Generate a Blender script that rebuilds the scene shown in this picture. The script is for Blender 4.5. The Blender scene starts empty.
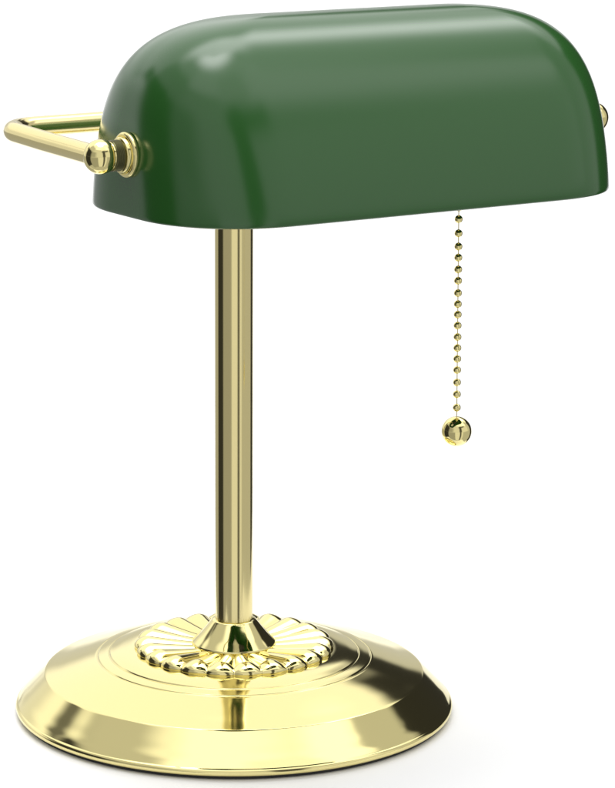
import bpy, bmesh, math
from mathutils import Vector, Matrix
S = 0.01                       # the lamp is laid out in centimetres
scene = bpy.context.scene
COL = scene.collection
TH = math.radians(31.856)      # how far the shade is turned away from the camera

# ------------------------------------------------------------------ node helpers
def nmath(nt, op, a, b=None, c=None, clamp=False):
    n = nt.nodes.new('ShaderNodeMath'); n.operation = op; n.use_clamp = clamp
    for i, v in enumerate((a, b, c)):
        if v is None: continue
        if isinstance(v, (int, float)): n.inputs[i].default_value = v
        else: nt.links.new(v, n.inputs[i])
    return n.outputs[0]

def ramp_step(nt, v, lo, hi):
    n = nt.nodes.new('ShaderNodeMapRange'); n.interpolation_type = 'SMOOTHSTEP'; n.clamp = True
    nt.links.new(v, n.inputs['Value'])
    n.inputs['From Min'].default_value = lo; n.inputs['From Max'].default_value = hi
    return n.outputs['Result']

def window(nt, v, lo, hi, soft):
    return nmath(nt, 'MULTIPLY', ramp_step(nt, v, lo - soft, lo + soft),
                 nmath(nt, 'SUBTRACT', 1.0, ramp_step(nt, v, hi - soft, hi + soft)))

# ------------------------------------------------------------------ materials
def principled(name, color, rough, metal=0.0, ior=1.5):
    m = bpy.data.materials.new(name); m.use_nodes = True
    b = m.node_tree.nodes['Principled BSDF']
    b.inputs['Base Color'].default_value = (*color, 1)
    b.inputs['Roughness'].default_value = rough
    b.inputs['Metallic'].default_value = metal
    b.inputs['IOR'].default_value = ior
    return m, b

def vary_rough(m, b, lo, hi, scale, stretch=(1, 1, 1)):
    nt = m.node_tree
    tc = nt.nodes.new('ShaderNodeTexCoord'); mp = nt.nodes.new('ShaderNodeMapping')
    mp.inputs['Scale'].default_value = stretch
    nz = nt.nodes.new('ShaderNodeTexNoise'); nz.inputs['Scale'].default_value = scale
    nz.inputs['Detail'].default_value = 6
    nt.links.new(tc.outputs['Object'], mp.inputs['Vector']); nt.links.new(mp.outputs[0], nz.inputs['Vector'])
    mr = nt.nodes.new('ShaderNodeMapRange'); nt.links.new(nz.outputs['Fac'], mr.inputs['Value'])
    mr.inputs['From Min'].default_value = 0.3; mr.inputs['From Max'].default_value = 0.7
    mr.inputs['To Min'].default_value = lo; mr.inputs['To Max'].default_value = hi
    nt.links.new(mr.outputs[0], b.inputs['Roughness'])

BRASS_C = (0.93, 0.82, 0.385)
brass, bb_ = principled('polished_brass', BRASS_C, 0.07, 1.0)
vary_rough(brass, bb_, 0.062, 0.080, 25)
satin, sb_ = principled('satin_brass', (0.90, 0.78, 0.385), 0.12, 1.0)
vary_rough(satin, sb_, 0.10, 0.16, 90, (1, 1, 0.02))
dark_metal, ab_ = principled('dark_brass', (0.11, 0.108, 0.05), 0.3, 1.0)  # one even, much darker base colour for the knob necks
green, gb_ = principled('green_glass', (0.021, 0.105, 0.017), 0.16, 0.0, 1.5)
vary_rough(green, gb_, 0.17, 0.22, 14)
gb_.inputs['Coat Weight'].default_value = 0.4
gb_.inputs['Coat Roughness'].default_value = 0.15
felt, fb_ = principled('black_felt', (0.03, 0.03, 0.03), 0.9)
vary_rough(felt, fb_, 0.85, 0.95, 200)
porcelain, pb_ = principled('socket_black', (0.02, 0.02, 0.02), 0.4)
bulbm, _ = principled('frosted_bulb_glass', (0.8, 0.8, 0.78), 0.35)
white, wb_ = principled('white_matt_surface', (0.95, 0.95, 0.95), 0.3)
vary_rough(white, wb_, 0.30, 0.32, 8)

# ------------------------------------------------------------------ mesh helpers
def make(name, bm, mat, parent=None, loc=(0, 0, 0), smooth=True, sharp=None):
    me = bpy.data.meshes.new(name)
    bmesh.ops.recalc_face_normals(bm, faces=bm.faces)
    bm.to_mesh(me); bm.free()
    for m in (mat if isinstance(mat, (list, tuple)) else [mat]): me.materials.append(m)
    if smooth:
        for p in me.polygons: p.use_smooth = True
        me.set_sharp_from_angle(angle=math.radians(sharp or 40))
    o = bpy.data.objects.new(name, me); COL.objects.link(o)
    o.location = Vector(loc) * S
    if parent: o.parent = parent
    return o

def lathe(prof, seg=192, axis='Z', close_ends=True):
    """prof: (r, h) pairs in cm, turned about Z (or X)."""
    bm = bmesh.new(); rings = []
    for r, h in prof:
        if r < 1e-5:
            p = (0, 0, h) if axis == 'Z' else (h, 0, 0)
            rings.append([bm.verts.new(Vector(p) * S)]); continue
        ring = []
        for i in range(seg):
            a = 2 * math.pi * i / seg
            p = (r * math.cos(a), r * math.sin(a), h) if axis == 'Z' else (h, r * math.cos(a), r * math.sin(a))
            ring.append(bm.verts.new(Vector(p) * S))
        rings.append(ring)
    for A, B in zip(rings, rings[1:]):
        for i in range(seg):
            j = (i + 1) % seg
            if len(A) == 1 and len(B) == 1: continue
            if len(A) == 1: bm.faces.new((A[0], B[i], B[j]))
            elif len(B) == 1: bm.faces.new((A[i], A[j], B[0]))
            else: bm.faces.new((A[i], A[j], B[j], B[i]))
    return bm

def smooth_profile(pts, sub=8):
    """Catmull-Rom through (r, h) points; a point given as (r, h, 'c') is a sharp corner."""
    runs, cur = [], []
    for p in pts:
        cur.append((p[0], p[1]))
        if len(p) > 2 and len(cur) > 1: runs.append(cur); cur = [(p[0], p[1])]
    if len(cur) > 1: runs.append(cur)
    out = [runs[0][0]]
    for run in runs:
        if len(run) == 2: out.append(run[1]); continue
        e = [tuple(2 * a - b for a, b in zip(run[0], run[1]))] + run + [tuple(2 * a - b for a, b in zip(run[-1], run[-2]))]
        for i in range(1, len(e) - 2):
            for k in range(1, sub + 1):
                t = k / sub; q = []
                for d in (0, 1):
                    p0, p1, p2, p3 = e[i-1][d], e[i][d], e[i+1][d], e[i+2][d]
                    q.append(0.5 * (2*p1 + (p2-p0)*t + (2*p0-5*p1+4*p2-p3)*t*t + (3*p1-p0-3*p2+p3)*t**3))
                out.append(tuple(q))
    return out

def sweep(path, r, seg=40, caps=True):
    bm = bmesh.new(); rings = []
    P = [Vector(p) for p in path]
    up = None
    for i, p in enumerate(P):
        t = (P[min(i+1, len(P)-1)] - P[max(i-1, 0)]).normalized()
        if up is None:
            up = Vector((0, 0, 1)) if abs(t.z) < 0.9 else Vector((1, 0, 0))
        n = (up - t * up.dot(t)).normalized(); up = n; b = t.cross(n)
        rings.append([bm.verts.new((p + n * r * math.cos(2*math.pi*k/seg) + b * r * math.sin(2*math.pi*k/seg)) * S) for k in range(seg)])
    for A, B in zip(rings, rings[1:]):
        for k in range(seg):
            j = (k+1) % seg; bm.faces.new((A[k], A[j], B[j], B[k]))
    if caps: bm.faces.new(rings[0][::-1]); bm.faces.new(rings[-1])
    return bm

# ------------------------------------------------------------------ the lamp
lamp = bpy.data.objects.new('desk_lamp', None); COL.objects.link(lamp)
lamp.empty_display_size = 0.05
lamp['label'] = "polished brass banker's lamp with a glossy green shade and bead pull chain"
lamp['category'] = 'desk lamp'

# base: spun brass disc with a lip, a sloping bevel, a low dome and two turned steps
prof = smooth_profile([
    (8.72, 0.14, 'c'), (8.88, 0.15), (8.96, 0.20), (8.995, 0.28), (8.985, 0.36), (8.945, 0.42), (8.90, 0.455, 'c'), (8.885, 0.465, 'c'),
    (8.82, 0.545), (8.74, 0.64), (8.64, 0.748), (8.46, 0.932), (8.25, 1.153), (8.02, 1.393), (7.79, 1.635, 'c'), (7.775, 1.645), (7.75, 1.655, 'c'),
    (7.3, 1.79), (6.8, 1.95), (6.2, 2.135), (5.66, 2.285, 'c'), (5.61, 2.285), (5.57, 2.33), (5.53, 2.345),
    (5.33, 2.385), (5.17, 2.41, 'c'), (5.12, 2.41), (5.08, 2.46), (5.04, 2.475),
    (4.7, 2.55), (4.3, 2.60), (4.0, 2.61), (3.6, 2.61)], 6)
prof += [(1.0, 2.61)]
base = make('base', lathe(prof, 320), brass, lamp, sharp=28)
make('felt_pad', lathe([(0, 0.0), (8.70, 0.0), (8.80, 0.02), (8.82, 0.13), (8.70, 0.15), (8.3, 0.15), (0, 0.15)], 160), felt, base, (0, 0, 0.01), sharp=30)

# rosette: ring of radial flutes that roll over at the rim
def rosette():
    bm = bmesh.new(); N = 22; SEG = N * 26; M = 46
    ph = math.atan2(-math.cos(TH), -math.sin(TH))      # a groove faces the camera
    rows = []
    for k in range(M + 1):
        t = k / M
        if t < 0.55:
            q = t / 0.55; r = 1.55 + q * 1.95; z = 2.79 + 0.17 * q ** 1.3; w = 0; amp = 0.035 + 0.125 * q; nr, nz = -0.08, 1.0
        else:
            q = (t - 0.55) / 0.45; a = q * math.radians(118)
            r = 3.50 + 0.535 * math.sin(a); z = 2.96 - 0.34 * (1 - math.cos(a)) * 0.86
            amp = 0.16 * (1 - 0.5 * q); nr, nz = math.sin(a), math.cos(a)
        row = []
        for i in range(SEG):
            th = 2 * math.pi * i / SEG
            u = ((th - ph) * N / (2 * math.pi)) % 1.0
            b = (abs(math.sin(math.pi * u)) ** 0.85 - 0.6) * amp * 1.55
            rr, zz = r + nr * b, z + nz * b
            row.append(bm.verts.new(Vector((rr * math.cos(th), rr * math.sin(th), max(zz, 2.56))) * S))
        rows.append(row)
    for A, B in zip(rows, rows[1:]):
        for i in range(SEG):
            j = (i + 1) % SEG; bm.faces.new((A[i], A[j], B[j], B[i]))
    return bm
make('rosette', rosette(), brass, base, sharp=60)

collar = smooth_profile([(1.60, 2.70, 'c'), (1.71, 2.80), (1.705, 2.87), (1.65, 2.935), (1.405, 3.19), (1.165, 3.475), (0.955, 3.74), (0.90, 3.81), (0.84, 3.835, 'c'), (0.70, 3.845)], 6)
make('collar', lathe(collar, 128), brass, lamp, sharp=30)
make('pole', lathe([(0.768, 3.60), (0.768, 24.2), (0.74, 24.5), (0.60, 24.72), (0, 24.8)], 128), satin, lamp, sharp=30)

# ---- shade
YC, ZS, ZP, YP = -8.546, 22.451, 24.622, -8.80
A0, B0, H0, E0 = 9.879, 5.106, 6.84, 7.165
M1, N1, M2, N2 = 1.371, 2.37, 4.192, 3.323
NE = 2.25
def outline(a, b, rr, n):
    rr = min(rr, b, a); out = []
    for qd in range(4):
        for i in range(n):
            t = (math.pi / 2) * i / n
            c = max(math.cos(t), 0) ** (2 / NE) * rr; s = max(math.sin(t), 0) ** (2 / NE) * rr
            aa, bb = a - rr, b - rr
            out.append([(aa + c, bb + s), (-aa - s, bb + c), (-aa - c, -bb - s), (aa + s, -bb - c)][qd])
    # re-space each straight run so that the long sides carry points too
    return out
def resample(pts, n):
    L = [0]
    for i in range(len(pts)):
        a, b = pts[i], pts[(i + 1) % len(pts)]
        L.append(L[-1] + math.hypot(a[0] - b[0], a[1] - b[1]))
    return L
def shade_shell(off):
    """rings of the shell, inset by off (wall thickness)"""
    rings = []; M = 96
    for k in range(M + 1):
        u = k / M * math.pi / 2; zn = math.sin(u)
        if k == M: zn = 1.0
        fy = max(1 - zn ** M1, 0) ** (1 / N1); fx = 1 - (1 - max(1 - zn ** M2, 0) ** (1 / N2))
        b = (B0 - off) * fy; a = (A0 - off) - (E0) * (1 - fx)
        if k == M: b = 0.0
        R = 4.9; rr = b * R / (R ** 3.5 + b ** 3.5) ** (1 / 3.5) if b > 0 else 0
        z = zn * (H0 - off)
        ring = []
        n = 40; ns = 40
        aa, bb = a - rr, b - rr
        def arc(sx, sy, flip):
            pts = []
            for i in range(n + 1):
                t = (math.pi / 2) * i / n
                c = max(math.cos(t), 0) ** (2 / NE) * rr; s = max(math.sin(t), 0) ** (2 / NE) * rr
                pts.append((sx * (aa + c), sy * (bb + s)))
            return pts[::-1] if flip else pts
        c1 = arc(1, 1, False); c2 = arc(-1, 1, True); c3 = arc(-1, -1, False); c4 = arc(1, -1, True)
        def line(p, q, m): return [(p[0] + (q[0]-p[0])*i/m, p[1] + (q[1]-p[1])*i/m) for i in range(1, m)]
        ring = c1 + line(c1[-1], c2[0], ns) + c2 + line(c2[-1], c3[0], 4) + c3 + line(c3[-1], c4[0], ns) + c4 + line(c4[-1], c1[0], 4)
        rings.append([Vector((x, YC + y, ZS + z)) for x, y in ring])
    return rings
def build_shade():
    bm = bmesh.new()
    outer, inner = shade_shell(0), shade_shell(0.32)
    # rounded lip between the two skins
    lip = []
    for t in (0.2, 0.5, 0.8):
        a = t * math.pi
        lip.append([o.lerp(i, (1 - math.cos(a)) / 2) - Vector((0, 0, 0.10 * math.sin(a))) for o, i in zip(outer[0], inner[0])])
    seq = outer[::-1] + lip + inner
    V = [[bm.verts.new(p * S) for p in r] for r in seq]
    n = len(V[0]); last_outer = len(outer)
    for ri, (A, B) in enumerate(zip(V, V[1:])):
        for i in range(n):
            j = (i + 1) % n
            f = bm.faces.new((A[i], A[j], B[j], B[i]))
    bmesh.ops.remove_doubles(bm, verts=bm.verts, dist=1e-6)
    bmesh.ops.dissolve_degenerate(bm, edges=bm.edges, dist=1e-7)
    return bm
make('shade', build_shade(), [green], lamp, sharp=70)

# ---- U bracket behind the shade, its two pivot knobs and washers
XB, YB, ZB = 11.0, -1.15, ZP + 0.18
def bracket_path():
    R = 1.5; pts = [(-XB, YP + 0.2, ZP)]
    def corner(cx, cy, a0, a1):
        return [(cx + R * math.cos(a0 + (a1-a0)*i/14), cy + R * math.sin(a0 + (a1-a0)*i/14), ZB) for i in range(15)]
    pts += [(-XB, YP + 2, ZP + 0.05), (-XB, YP + 4, ZP + 0.10)]
    pts += corner(-XB + R, YB - R, math.pi, math.pi / 2)
    pts += [(-6, YB, ZB), (0, YB, ZB), (6, YB, ZB)]
    pts += corner(XB - R, YB - R, math.pi / 2, 0)
    pts += [(XB, YP + 4, ZP + 0.10), (XB, YP + 2, ZP + 0.05), (XB, YP + 0.2, ZP)]
    return pts
br = make('shade_bracket', sweep(bracket_path(), 0.375, 48), satin, lamp)
make('bracket_joint', sweep([(0, YB - 0.42, ZB), (0, YB + 0.8, ZB)], 0.55, 48), satin, lamp, sharp=30)

# knob turned about X; h grows outwards from the shade's end wall
kn = [(0, 0.70), (0.53, 0.70)]
for i in range(0, 41):
    a = math.radians(58) + (math.pi - math.radians(58)) * i / 40      # measured from the shade side
    kn.append((0.615 * math.sin(a) if i < 40 else 0, 1.12 - 0.60 * math.cos(a)))
wa = [(0, -0.02)] + smooth_profile([(0.79, -0.02, 'c'), (0.81, 0.03), (0.815, 0.09), (0.80, 0.15), (0.74, 0.20), (0.69, 0.205, 'c'), (0.675, 0.19, 'c'), (0.66, 0.20),
                     (0.65, 0.30), (0.62, 0.36), (0.55, 0.385), (0.50, 0.385, 'c'), (0.3, 0.385)], 6) + [(0, 0.385)]
nk = [(0, 0.36), (0.535, 0.36), (0.555, 0.40)]
for i in range(7):
    nk += [(0.56, 0.42 + i * 0.045), (0.545, 0.44 + i * 0.045)]
nk += [(0.545, 0.745), (0, 0.745)]
for sx in (-1, 1):
    x0 = sx * (A0 - 0.01)
    k = make('pivot_knob', lathe([(r, sx * h) for r, h in kn], 96, 'X'), brass, lamp, (x0, YP, ZP), sharp=30)
    w = make('washer', lathe([(r, sx * h) for r, h in wa], 96, 'X'), brass, k, (0, 0, 0), sharp=30)
    make('neck', lathe([(r, sx * h) for r, h in nk], 96, 'X'), dark_metal, k, (0, 0, 0), sharp=50)

# ---- lamp holder and bulb under the shade, carried by a short arm from the pole
arm = [(0, 0, 20.9)]
for i in range(1, 9):
    t = i / 8; arm.append((0, YC * t * 0.98, 20.9 + 2.9 * (1 - (1 - t) ** 2)))
make('socket_arm', sweep(arm, 0.35, 24), satin, lamp)
so = make('socket', lathe([(0, -1.6), (1.2, -1.6), (1.5, -1.3), (1.6, 0), (1.7, 2.4), (1.55, 2.5), (0, 2.5)], 64, 'X'), porcelain, lamp, (0.6, YC, 23.9), sharp=30)
make('bulb', lathe(smooth_profile([(1.2, 0), (1.3, 0.8), (1.8, 1.8), (2.1, 2.9), (1.7, 4.2), (0.9, 4.8), (0, 5.0)], 6), 64, 'X'), bulbm, lamp, (-1.0, YC, 23.9)).scale = (-1, 1, 1)

# ---- pull chain: thin links with hollow beads and a ball at the end
CX, CY = 4.86, YC
beads = [21.1, 20.55, 20.04, 19.61, 19.15, 18.71, 18.23, 17.8, 17.39, 16.96, 16.51, 16.08, 15.65, 15.21, 14.72, 14.25, 13.72]
zball = 12.78
cx = lambda z: CX - 0.008 * (z - zball)
ch = make('pull_chain', sweep([(cx(24), CY, 24.0), (CX, CY, zball + 0.4)], 0.019, 10), satin, lamp)
make('chain_guide', sweep([(1.5, CY, 24.0), (CX + 0.12, CY, 24.0)], 0.16, 16), satin, lamp)
def ball(r, seg=32, rings=20):
    return lathe([(max(r * math.sin(math.pi * i / rings), 0) if 0 < i < rings else 0, r * math.cos(math.pi * i / rings)) for i in range(rings + 1)], seg)
b0 = None
for z in [23.2, 22.65, 22.1, 21.55] + beads:
    if b0 is None: o = b0 = make('bead', ball(0.155), brass, ch)
    else: o = b0.copy(); COL.objects.link(o); o.parent = ch
    o.location = Vector((cx(z), CY, z)) * S
pb = make('pull_ball', ball(0.585, 96, 64), brass, ch, (CX, CY, zball))

# ------------------------------------------------------------------ the white surface it stands on
def table():
    # rounded slab, front edge square to the camera
    bm = bmesh.new(); wl, w, f0, b0, rc = 11.6, 17.6, 11.4, 62.0, 1.0
    out = []
    for (cx_, cy_, a0) in ((w - rc, f0 - rc, 0), (-wl + rc, f0 - rc, 90), (-wl + rc, -b0 + rc, 180), (w - rc, -b0 + rc, 270)):
        for i in range(9):
            a = math.radians(a0 + i * 90 / 8); out.append((cx_ + rc * math.cos(a), cy_ + rc * math.sin(a)))
    rows = []
    for ins, z in ((0.25, -1.8), (0, -1.6), (0, -0.18), (0.05, -0.06), (0.18, 0.0)):
        row = []
        for x, y in out:
            kx, ky = 1 - ins / (w if x > 0 else wl), 1 - ins / f0 if y > 0 else 1 - ins / b0
            x2, y2 = x * kx, y * ky               # x2 to the right, y2 towards the camera
            row.append(bm.verts.new(Vector((x2 * math.cos(TH) - y2 * math.sin(TH), -x2 * math.sin(TH) - y2 * math.cos(TH), z)) * S))
        rows.append(row)
    for A, B in zip(rows, rows[1:]):
        for i in range(len(A)):
            j = (i + 1) % len(A); bm.faces.new((A[i], A[j], B[j], B[i]))
    bm.faces.new(rows[0]); bm.faces.new(rows[-1])
    return bm
floor = make('table_surface', table(), white, None, sharp=30)
floor['kind'] = 'structure'

# ------------------------------------------------------------------ studio surround (procedural light map)
world = bpy.data.worlds.new('World'); scene.world = world; world.use_nodes = True
nt = world.node_tree; bg = nt.nodes['Background']
tc = nt.nodes.new('ShaderNodeTexCoord')
def dot(v):
    n = nt.nodes.new('ShaderNodeVectorMath'); n.operation = 'DOT_PRODUCT'
    nt.links.new(tc.outputs['Generated'], n.inputs[0]); n.inputs[1].default_value = v
    return n.outputs['Value']
dF = dot((-math.sin(TH), -math.cos(TH), 0)); dR = dot((math.cos(TH), -math.sin(TH), 0)); dU = dot((0, 0, 1))
az = nmath(nt, 'MULTIPLY', nmath(nt, 'ARCTAN2', dR, dF), 180 / math.pi)     # 0 = towards the photographer, + = to his right
el = nmath(nt, 'MULTIPLY', nmath(nt, 'ARCSINE', dU), 180 / math.pi)
val = None
BASE = 1.18
PANELS = [
    # az from, az to, el from, el to, softness az, el, level
    (-48, 92, 50, 100, 10, 4, 1.45),
    (-181, 181, 77, 100, 1, 7, 7.0),
    (116, 200, 62, 100, 20, 7, 4.4),
    (-200, -112, 62, 100, 25, 9, 4.2),
    (-165, -118, 26, 62, 12, 8, 1.2),
    (-108, 118, -90, 50, 4, 4, 0.50),
    (-160, -108, -2, 16, 10, 5, 0.85),
    (-160, -112, -60, -2, 4, 3, 0.42),
    (-70, -14, -60, 3, 3, 3, 0.36),
    (-62, 22, 2, 48, 5, 6, 0.75),
    (-74, -30, 2, 33, 14, 6, 0.38),
    (-14, 21, -60, 3, 3, 2, 0.80),
    (34, 47, -60, 3, 2.5, 3, 0.80),
    (34, 94, 2, 60, 4, 3, 0.78),
    (54, 96, 38, 62, 10, 5, 1.55),
    (22, 34, -60, 6, 2.5, 4, 0.10),
    (19, 38, 4, 44, 3.5, 4, 0.08),
    (14, 70, 33, 42, 8, 4, 0.10),
    (10, 60, 47, 66, 10, 4, 1.2),
    (94, 118, 0, 48, 2, 3, 0.58),
    (132, 152, 46, 64, 16, 7, 5.5),
    (162, 200, 2, 14, 4, 2, 0.60),
    (-200, -152, 2, 14, 4, 3, 0.66),
    (118, 152, -40, 33, 3, 2, 0.03),
    (140, 161, -8, 20, 3, 3, 0.03),
    (140, 178, 14, 24, 2, 2, 0.03),
    (136, 167, 17, 33, 4, 2.5, 0.03),
    (-112, -68, -40, 3, 4, 3, 0.035),
    (-113, -66, 1, 31, 8, 4, 0.035),
    (-112, -78, 20, 35, 4, 3, 0.04),
    (-126, -113, 23, 34, 4, 3, 0.16),
    (-108, -52, 36, 58, 10, 4, 0.60),
]
#PANELS_END
lvl = nt.nodes.new('ShaderNodeValue'); lvl.outputs[0].default_value = BASE
cur = lvl.outputs[0]
for (a0, a1, e0, e1, sa, se, v) in PANELS:        # each panel replaces what is behind it
    m = nmath(nt, 'MULTIPLY', window(nt, az, a0, a1, sa), window(nt, el, e0, e1, se))
    mix = nt.nodes.new('ShaderNodeMix'); mix.data_type = 'FLOAT'
    nt.links.new(m, mix.inputs['Factor']); nt.links.new(cur, mix.inputs['A']); mix.inputs['B'].default_value = v
    cur = mix.outputs['Result']
nt.links.new(cur, bg.inputs['Strength'])
bg.inputs['Color'].default_value = (1, 1, 1, 1)
world.cycles.sampling_method = 'MANUAL'; world.cycles.sample_map_resolution = 1024

# ------------------------------------------------------------------ camera
cam = bpy.data.cameras.new('Camera'); co = bpy.data.objects.new('Camera', cam); COL.objects.link(co)
co.location = Vector((-math.sin(TH) * 114.92, -math.cos(TH) * 114.92, 38.078)) * S
co.rotation_euler = (math.radians(90 - 12.484), 0, -TH)
cam.sensor_fit = 'VERTICAL'; cam.sensor_height = 24; cam.lens = 2912.854 / 788 * 24
cam.shift_x = (307.5 - 234) / 788; cam.shift_y = (408.752 - 394) / 788
cam.clip_start = 0.05; cam.clip_end = 100
scene.camera = co
scene.render.resolution_x = 799; scene.render.resolution_y = 1024
scene.view_settings.view_transform = 'Standard'; scene.view_settings.look = 'None'
scene.view_settings.exposure = 0; scene.view_settings.gamma = 1
